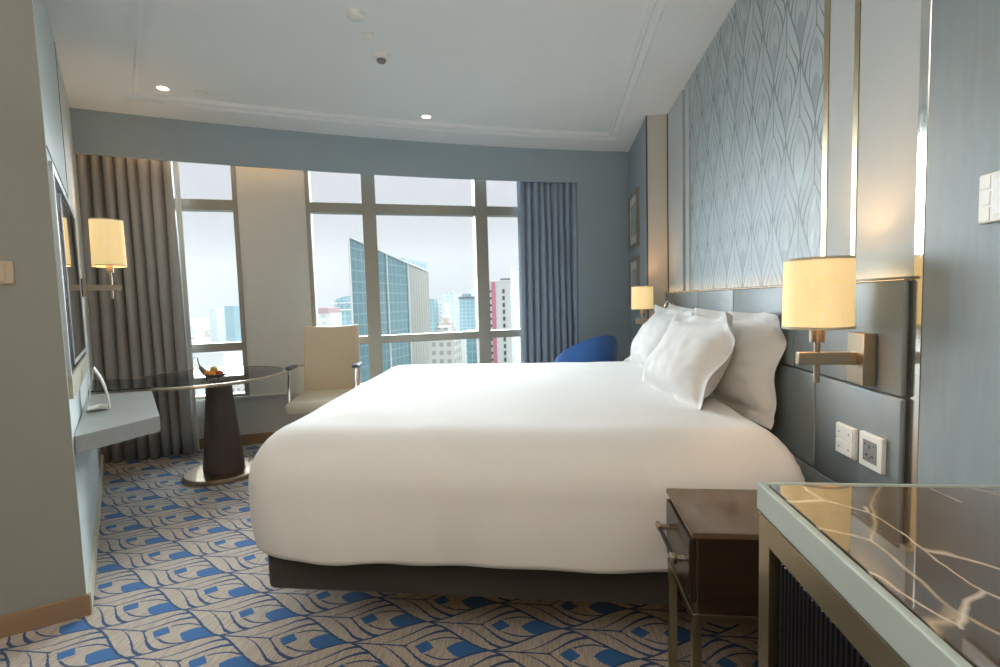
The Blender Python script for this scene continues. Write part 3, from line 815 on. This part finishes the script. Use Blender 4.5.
for k in range(4):
    a = R(45+90*k); bm = NB(); bar(bm, (0,0,.05), (.28*math.cos(a),.28*math.sin(a),.03), .035, .03, .004)
    lathe(bm, [(.02,0),(.02,.02)], 14, (.27*math.cos(a),.27*math.sin(a),0)); obj('leg', bm, M['chrome'], t)

# ------------------------------------------------------------------ blue tub chair beyond the bed
t = thing('tub_chair', 'blue upholstered tub chair beyond the bed near the window corner', 'chair', (.235,4.52,0), R(-90-55))
bm = NB(); na = 28; rings_ = []
for i in range(na+1):
    a = R(-115+230*i/na)                      # 0 = back (+Y)
    f = abs(-1+2*i/na)
    top = .925 - .30*f**1.7; ro, ri = .29, .235
    dx, dy = math.sin(a), math.cos(a)
    lean = .05*(1-f)
    prof_ = [(ri-.02,.40),(ri,.55),(ri+lean*.8,top-.03),(ri+.02+lean,top),(ro-.01+lean,top),(ro+lean,top-.03),(ro,.55),(ro-.03,.30),(ri-.02,.30)]
    rings_.append([bm.verts.new((dx*r, dy*r, z)) for r, z in prof_])
for a, b in zip(rings_, rings_[1:]):
    for k in range(len(a)): bm.faces.new((a[k],a[(k+1)%len(a)],b[(k+1)%len(b)],b[k]))
bm.faces.new(rings_[0]); bm.faces.new(rings_[-1][::-1])
obj('backrest', bm, M['blue_velvet'], t, 50)
bm = NB(); lathe(bm, [(.20,.30),(.238,.33),(.238,.43),(.20,.465),(.01,.47)], 36); obj('seat', bm, M['blue_velvet'], t)
for k in range(4):
    a = R(45+90*k); bm = NB(); tube(bm, [(.20*math.cos(a),.20*math.sin(a),.31),(.25*math.cos(a),.25*math.sin(a),0)], [.018,.011]); obj('leg', bm, M['dark_wood'], t)

# ------------------------------------------------------------------ pictures on the far part of the right wall
for z0, z1, lab in ((1.735,2.265,'upper of two narrow framed pictures on the wall past the headboard'), (1.12,1.63,'lower of two narrow framed pictures, behind the far bed lamp')):
    y0, y1 = 4.68, 5.20
    t = thing('picture_frame', lab, 'picture', (.785,(y0+y1)/2,(z0+z1)/2), 0, 'framed pictures past the headboard')
    hw, hh = (y1-y0)/2, (z1-z0)/2; bm = NB()
    for a, b in (((-hw,-hh),(-hw+.035,hh)),((hw-.035,-hh),(hw,hh)),((-hw+.035,-hh),(hw-.035,-hh+.035)),((-hw+.035,hh-.035),(hw-.035,hh))):
        box(bm, (-.028,a[0],a[1]),(0,b[0],b[1]), .003, 1)
    obj('frame', bm, M['pic_frame'], t)
    bm = NB(); box(bm, (-.012,-hw+.035,-hh+.035),(-.002,hw-.035,hh-.035)); obj('mat_board', bm, M['white_plastic'], t)
    bm = NB(); box(bm, (-.014,-hw+.11,-hh+.11),(-.0115,hw-.11,hh-.11)); obj('print', bm, M['art'], t)

# ------------------------------------------------------------------ ceiling fittings
ZC = CZ+.04
def downlight(label, x, y, lit, power):
    t = thing('downlight', label, 'downlight', (x,y,ZC), 0, 'recessed downlights')
    bm = NB(); lathe(bm, [(.036,-.001),(.048,-.004),(.050,0.0),(.036,.0)], 32, cap=False); obj('ring', bm, M['white_plastic'], t)
    bm = NB(); lathe(bm, [(.0005,-.0005),(.036,-.0005)], 32, cap=False); obj('lens', bm, M['lens' if lit else 'grey_plastic'], t)
    if power: spot('downlight_or_fill', (x,y,ZC-.012), power, (1.0,.78,.55), 125, .8, .04)
downlight('lit recessed ceiling downlight above the desk', -2.70, 3.20, True, 14)
downlight('lit recessed ceiling downlight near the middle of the window', -1.045, 4.06, True, 14)
t = thing('ceiling_disc', 'flat white disc on the ceiling beside the downlight above the desk', 'disc', (-2.49,3.30,ZC))
bm = NB(); lathe(bm, [(.045,0),(.045,-.006),(.038,-.010),(.001,-.010)], 28); obj('cover', bm, M['white_plastic'], t)
t = thing('smoke_detector', 'white smoke detector protruding from the ceiling', 'smoke detector', (-1.05,3.02,ZC))
bm = NB(); lathe(bm, [(.052,0),(.052,-.016),(.046,-.030),(.030,-.032)], 32); obj('body', bm, M['white_plastic'], t)
bm = NB(); lathe(bm, [(.030,-.032),(.028,-.044),(.020,-.050),(.001,-.051)], 28); obj('sensor', bm, M['grey_plastic'], t)
t = thing('sprinkler_cover', 'small flat ceiling cover plate in front of the smoke detector', 'cover plate', (-1.04,2.80,ZC))
bm = NB(); lathe(bm, [(.034,0),(.034,-.004),(.012,-.006),(.010,-.012),(.001,-.013)], 28); obj('cover', bm, M['white_plastic'], t)
t = thing('dome_sensor', 'white domed ceiling sensor nearest the camera', 'sensor', (-1.035,2.59,ZC))
bm = NB(); lathe(bm, [(.048,0),(.046,-.010),(.034,-.022),(.015,-.028),(.001,-.029)], 32); obj('dome', bm, M['white_plastic'], t)

# pelmet cove light over the curtain pocket
def cove(name, x0, x1, label):
    bm = NB(); ribbon(bm, path(S, x0, x1, 10, .035), path(S, x0, x1, 10, .05), CZ-.030, CZ-.010)
    o = obj(name, bm, M['led_cove'], None, 0); tag(o, label, 'light strip')
cove('cove_light', xLS+.15, -2.05, 'warm light strip inside the pelmet above the curtain and pier')

# ------------------------------------------------------------------ outside: the city
def fac(name, wall, win, sx, sz, duty=.55, rough=.5, rect=(0,0)):
    """facade with a window grid; X/Y horizontal runs are merged, Z storeys"""
    n = N(name); v = n.coord(); X, Y, Z = n.sep(v)
    h = n.f('ADD', X, n.f('MULTIPLY', Y, .73))
    a = n.f('LESS_THAN', n.f('FRACT', n.f('DIVIDE', h, sx)), duty); b = n.f('LESS_THAN', n.f('FRACT', n.f('DIVIDE', Z, sz)), duty)
    m = n.f('MULTIPLY', a, b)
    var = n.noise(n.mapping(v, (.06,.06,.035)), 1, 3)
    c = n.mix(m, wall, win); c = n.mix(n.f('MULTIPLY', var, .4), c, tuple(min(1,x*1.5) for x in wall))
    return n.set(c, rough)
CG = {}
CG['glass'] = fac('curtain_wall_glass', (.20,.34,.37), (.10,.22,.26), 3.2, 3.6, .86, .25)
CG['stripe'] = fac('ribbed_concrete', (.30,.29,.24), (.17,.18,.16), 2.6, 400, .35)
CG['teal'] = fac('teal_glass', (.30,.44,.48), (.16,.30,.36), 4, 3.6, .7, .3)
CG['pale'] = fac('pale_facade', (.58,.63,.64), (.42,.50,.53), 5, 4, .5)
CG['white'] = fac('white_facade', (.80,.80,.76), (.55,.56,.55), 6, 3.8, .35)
CG['balc'] = fac('balcony_facade', (.74,.71,.63), (.36,.34,.31), 3, 3.2, .5)
CG['pink'] = plain('pink_panel', (.68,.22,.30), .7)
CG['pinkpale'] = plain('faded_pink_panel', (.60,.42,.42), .8)
CG['cream'] = fac('cream_facade', (.74,.74,.68), (.70,.70,.64), 4, 3.5, .4)
CG['dark'] = plain('dark_openings', (.09,.10,.11), .5)
CG['brown'] = fac('brown_facade', (.50,.43,.35), (.36,.30,.25), 3, 3, .4)
CG['roof'] = plain('grey_roof', (.13,.14,.145), .8)
CG['whitewall'] = plain('white_render', (.82,.82,.80), .8)
CG['steel'] = plain('crane_steel', (.28,.32,.33), .6)
GZ = -70
bm = NB(); prism(bm, [(-3000,40),(1500,40),(1500,4000),(-3000,4000)], GZ-5, GZ); struct('ground', bm, plain('city_ground', (.11,.12,.11), .9, var=.5, scale=.02))
FOOT = [(-151,-120,290,330),(-26,-15,258,270)]
def building(name, label, foot, tops, m, parts=(), cat='building'):
    FOOT.append((min(p[0] for p in foot),max(p[0] for p in foot),min(p[1] for p in foot),max(p[1] for p in foot)))
    cx_ = sum(p[0] for p in foot)/len(foot); cy_ = sum(p[1] for p in foot)/len(foot)
    t = thing(name, label, cat, (cx_,cy_,GZ))
    bm = NB(); tp = tops if isinstance(tops, (list,tuple)) else [tops]*len(foot)
    lo = [bm.verts.new((p[0]-cx_,p[1]-cy_,0)) for p in foot]; hi = [bm.verts.new((p[0]-cx_,p[1]-cy_,z-GZ)) for p, z in zip(foot,tp)]
    n = len(foot); fs = []
    for i in range(n): fs.append(bm.faces.new((lo[i],lo[(i+1)%n],hi[(i+1)%n],hi[i])))
    rf = bm.faces.new(hi); bm.faces.new(lo[::-1])
    ms = (m if isinstance(m, list) else [m]) + ['roof']
    for i, f in enumerate(fs): f.material_index = min(i, len(ms)-2)
    rf.material_index = len(ms)-1
    obj('facade', bm, [CG[q] for q in ms], t, 0)
    for nm, a, b, mm in parts:
        bm = NB(); box(bm, (a[0]-cx_,a[1]-cy_,a[2]-GZ),(b[0]-cx_,b[1]-cy_,b[2]-GZ)); obj(nm, bm, CG[mm], t, 0)
    return t
def rect(x0, x1, y, d): return [(x0,y),(x1,y),(x1,y+d),(x0,y+d)]
# the slanted glass tower
A_, B_, C_, D_ = (-65.8,150), (-60.7,195), (-60,226), (-78,226)
t = building('glass_tower', 'teal glass tower with a slanted roof and a ribbed pale end', [A_,B_,C_,D_], [23,17.8,16.0,16.0], ['glass','stripe','stripe','glass'])
tc = ((A_[0]+B_[0]+C_[0]+D_[0])/4, (A_[1]+B_[1]+C_[1]+D_[1])/4, GZ)
def seg(nm, p, q, w, h, m):
    bm = NB(); bar(bm, tuple(p[i]-tc[i] for i in range(3)), tuple(q[i]-tc[i] for i in range(3)), w, h, 0); obj(nm, bm, CG[m], t, 0)
for f in (.0,.58,1.0):
    x, y = A_[0]+(B_[0]-A_[0])*f, A_[1]+(B_[1]-A_[1])*f
    seg('white_fin', (x+.3,y-.3,GZ), (x+.3,y-.3,23-5.2*f-.3), .5, .5, 'whitewall')
seg('roof_edge', (A_[0]+.2,A_[1],23.1), (B_[0]+.2,B_[1],17.9), .7, .7, 'whitewall')
seg('roof_edge', (B_[0]+.2,B_[1],17.9), (C_[0],C_[1],16.1), .6, .6, 'whitewall')
seg('roof_plant', (-62.5,192,17.5), (-61.5,223,18.2), 3.0, 4.2, 'teal')
building('office_block', 'low teal glass office block beside the slanted tower, under a crane', [(-143,300),(-140,297),(-134,298),(-133,310),(-143,312)], [4,5.5,7,7,4], 'teal',
         [('band', (-143.5,296.5,-2),(-132.5,313,-1.2),'white'),('band', (-143.5,296.5,2.4),(-132.5,313,3.0),'white')])
t = thing('tower_crane', 'thin lattice crane with a raised jib behind the teal office block', 'crane', (-143,315,GZ))
bm = NB(); bar(bm, (0,0,0),(0,0,66), 1.0, 1.0); obj('mast', bm, CG['steel'], t)
bm = NB(); bar(bm, (0,0,63),(8.5,0,88), .8, .8); bar(bm, (0,0,63),(-4,0,66), .9, .9); obj('jib', bm, CG['steel'], t)
bm = NB(); tube(bm, [(8.3,0,88),(8.3,0,66)], .12, 6); obj('cable', bm, CG['steel'], t)
building('apartment_block', 'pale low apartment block with a pink upper floor left of the glass tower', rect(-136,-127.5,262,14), -3, 'white', [('pink_floor', (-135,261.5,-3),(-128.5,277,0.2),'pinkpale')])
building('office_tower', 'slim dark teal tower just right of the ribbed tower end', rect(-112.4,-107.6,420,14), 4.5, 'teal')
building('office_tower', 'white mid-rise tower behind the brown pointed building', rect(-110,-101,435,14), .8, 'white')
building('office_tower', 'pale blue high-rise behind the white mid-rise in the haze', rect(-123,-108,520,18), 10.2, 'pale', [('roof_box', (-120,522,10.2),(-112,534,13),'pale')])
building('office_tower', 'broad teal high-rise with a dark crown left of the mullion', rect(-93,-77.5,460,20), 4.0, 'teal', [('crown', (-93.6,459.4,4.0),(-77,480,6.0),'roof'),('roof_box', (-90,462,6.0),(-81,470,9),'teal')])
building('office_tower', 'grey-blue high-rise rising behind the broad teal one', rect(-100,-91,560,20), 14, 'pale', [('mast', (-92,562,14),(-91.4,562.6,26),'steel')])
t = building('stepped_building', 'brown stepped building with a pointed roof among the towers', rect(-83,-72,330,12), -16, 'brown', [('tier', (-81,331,-16),(-74,341,-12.5),'brown'),('tier', (-79.4,332,-12.5),(-75.8,340,-9),'brown')])
t = building('high_rise', 'white high-rise with a pink stripe and dark window column by the slate curtain', rect(-29.4,-19.6,210,16), 9.4, 'cream',
   [('pink_stripe', (-27.9,209.5,GZ),(-26.2,210.2,9.45),'pink'),('parapet', (-29.6,209.8,9.2),(-19.4,226,9.9),'whitewall')])
tb = t.location
for q in range(22):
    bm = NB(); z = 4.5-q*3.0; box(bm, (-23.2-tb.x,209.7-tb.y,z-GZ),(-22.2-tb.x,210.1-tb.y,z+1.7-GZ)); obj('window', bm, CG['dark'], t, 0)
for q in range(22):
    bm = NB(); z = 4.9-q*3.0; box(bm, (-29.2-tb.x,209.7-tb.y,z-GZ),(-28.0-tb.x,210.1-tb.y,z+1.0-GZ)); obj('window', bm, CG['dark'], t, 0)
t = thing('round_tower', 'tall pale round tower behind the pink-striped high-rise', 'building', (-20.5,264,GZ))
bm = NB(); lathe(bm, [(4.0,0),(4.0,86),(3.6,86.2),(3.6,89)], 28); obj('facade', bm, CG['cream'], t, 40)
bm = NB(); box(bm, (-9.5,-1,82.5),(-3.4,1,83.3)); obj('roof_beam', bm, CG['roof'], t, 0)
building('apartment_block', 'cream block with rows of balconies below the lower transom', rect(-48.5,-39,180,14), -11.2, 'balc', [('penthouse', (-46,182,-11.2),(-41.5,190,-8.2),'balc')])
building('office_block', 'small blue glass block between cream blocks below the transom', rect(-37.9,-33.6,200,10), -14, 'glass')
building('apartment_block', 'plain cream block behind the small blue glass block', rect(-45,-30,232,14), -13, 'white')
building('warehouse', 'large white flat-roofed building below the narrow window', rect(-187,-171,230,22), -21, 'whitewall')
building('shed', 'low blue-roofed shed beside the white flat-roofed building', rect(-172,-160,262,10), -27, 'teal')
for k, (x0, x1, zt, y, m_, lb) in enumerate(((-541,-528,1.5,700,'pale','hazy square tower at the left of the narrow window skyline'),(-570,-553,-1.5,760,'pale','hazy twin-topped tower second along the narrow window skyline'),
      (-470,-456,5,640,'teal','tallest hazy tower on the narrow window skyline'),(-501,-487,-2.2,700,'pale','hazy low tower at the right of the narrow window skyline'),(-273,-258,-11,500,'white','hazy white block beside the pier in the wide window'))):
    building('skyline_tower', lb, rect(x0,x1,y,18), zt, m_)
bm = NB(); random.seed(11)
for q in range(1500):
    y = 190+1500*random.random()**1.5; x = random.uniform(-1.25*y, .05*y); w = random.uniform(6,18); d = random.uniform(6,18); z = GZ+random.choice((6,8,9,12,14,22)) + (random.random()**6)*25
    if any(x < b_[1]+2 and x+w > b_[0]-2 and y < b_[3]+2 and y+d > b_[2]-2 for b_ in FOOT): continue
    for v in box(bm, (x,y,GZ),(x+w,y+d,z), 0, 1, random.randrange(4)):
        for f in v.link_faces:
            if all(q.co.z > z-.01 for q in f.verts): f.material_index = 4
o = obj('low_rise_city', bm, [CG['whitewall'], CG['balc'], CG['brown'], CG['pale'], CG['roof']], None, 0, 'stuff'); tag(o, 'hazy sprawl of low houses stretching to the horizon', 'city')

# haze over the city
bm = NB(); box(bm, (-2500,60,GZ-1),(1200,2600,260))
hm = bpy.data.materials.new('city_haze'); hm.use_nodes = True; nt = hm.node_tree; nt.nodes.remove(nt.nodes['Principled BSDF'])
vs = nt.nodes.new('ShaderNodeVolumeScatter'); vs.inputs['Color'].default_value = (.97,.98,1,1); vs.inputs['Density'].default_value = .00011; vs.inputs['Anisotropy'].default_value = .0
nt.links.new(vs.outputs[0], nt.nodes['Material Output'].inputs['Volume'])
USE_HAZE = True
if USE_HAZE:
    o = obj('city_haze', bm, hm, None, 0, 'stuff'); tag(o, 'pale haze hanging over the distant city', 'haze')

# ------------------------------------------------------------------ sky
w = bpy.data.worlds.new('overcast_sky'); sc.world = w; w.use_nodes = True; nt = w.node_tree; bg = nt.nodes['Background']
tcn = nt.nodes.new('ShaderNodeTexCoord'); sp = nt.nodes.new('ShaderNodeSeparateXYZ'); rp = nt.nodes.new('ShaderNodeValToRGB')
nt.links.new(tcn.outputs['Generated'], sp.inputs[0]); nt.links.new(sp.outputs[2], rp.inputs[0]); nt.links.new(rp.outputs[0], bg.inputs[0])
e = rp.color_ramp.elements
e[0].position = 0; e[0].color = (.34,.345,.355,1); e[1].position = .9; e[1].color = (2.2,2.35,2.6,1)
for p_, c_ in ((.24,(.50,.49,.52)),(.36,(1.0,1.03,1.08)),(.55,(1.5,1.58,1.7))):
    q = e.new(p_); q.color = (*c_,1)
bg.inputs[1].default_value = 1.12

# daylight portals at the window openings
def portal(x, z0, z1, wd):
    l = bpy.data.lights.new('sky_portal','AREA'); l.shape = 'RECTANGLE'; l.size = wd; l.size_y = z1-z0; l.cycles.is_portal = True
    o = bpy.data.objects.new('sky_portal', l); COL.objects.link(o)
    nx, ny = nrm(x, W); o.location = (x+nx*.15, W(x)+ny*.15, (z0+z1)/2)
    o.rotation_euler = Vector((nx,ny,0)).to_track_quat('Z','Y').to_euler()
portal(-1.0, .45, CZ, 2.9); portal(-3.06, .45, CZ, .7)

# ------------------------------------------------------------------ added fill lights and the hall lamp
spot('downlight_or_fill', (-1.0,2.0,CZ+.02), 12, (1.0,.90,.78), 150, .8, .06)  # unseen spot without a fitting, added to even out the room light
spot('downlight_or_fill', (-.3,1.0,CZ+.02), 9, (1.0,.78,.52), 150, .8, .06)  # second added fill spot, warm, no fitting in the ceiling
spot('downlight_or_fill', (-.2,.0,CZ-.02), 14, (1.0,.78,.52), 150, .8, .06)  # third added fill spot, above the camera
def uplight(loc, size, power, col):  # added fill: bare area light aimed up to brighten the ceiling, no real fixture
    l = bpy.data.lights.new('fill_uplight','AREA'); l.shape = 'DISK'; l.size = size; l.energy = power; l.color = col
    o = bpy.data.objects.new('fill_uplight', l); COL.objects.link(o); o.location = loc; o.rotation_euler = (R(180),0,0)
uplight((-.9,-.6,1.9), .8, 50, (1.0,.96,.90))
uplight((.2,-.9,1.9), .6, 10, (1.0,.95,.88))
point('hall_lamp', (-.5,-1.2,1.7), 27, (1.0,.56,.25), .2)
# bright hazy daylight from the window side
l = bpy.data.lights.new('hazy_sun','SUN'); l.energy = 22.0; l.angle = R(70); l.color = (.86,.94,1.0)
o = bpy.data.objects.new('hazy_sun', l); COL.objects.link(o)
o.rotation_euler = Vector((-.36,.93,.42)).to_track_quat('Z','Y').to_euler()

# ------------------------------------------------------------------ camera and view
cam = bpy.data.cameras.new('camera'); co = bpy.data.objects.new('camera', cam); COL.objects.link(co)
cam.sensor_width = 36; cam.lens = 483.416/1000*36; cam.clip_start = .02; cam.clip_end = 6000
rt = Vector((.99294071,.11498443,-.02910899)); up = Vector((.02105934,.07061118,.99728159)); fw = Vector((-.11672728,.9908545,-.06769122))
m3 = Matrix((rt, up, -fw)).transposed(); co.matrix_world = Matrix.Translation((0,0,1.25)) @ m3.to_4x4()
sc.camera = co
vsn = sc.view_settings; sc.display_settings.display_device = 'sRGB'
vsn.view_transform = 'Standard'; vsn.look = 'None'; vsn.gamma = 1; vsn.exposure = .12; vsn.use_curve_mapping = False
cy_ = sc.cycles
cy_.use_denoising = True; cy_.max_bounces = 10; cy_.diffuse_bounces = 6; cy_.glossy_bounces = 4; cy_.transparent_max_bounces = 16; cy_.transmission_bounces = 6
cy_.sample_clamp_indirect = 6; cy_.caustics_reflective = False; cy_.caustics_refractive = False; cy_.volume_bounces = 0
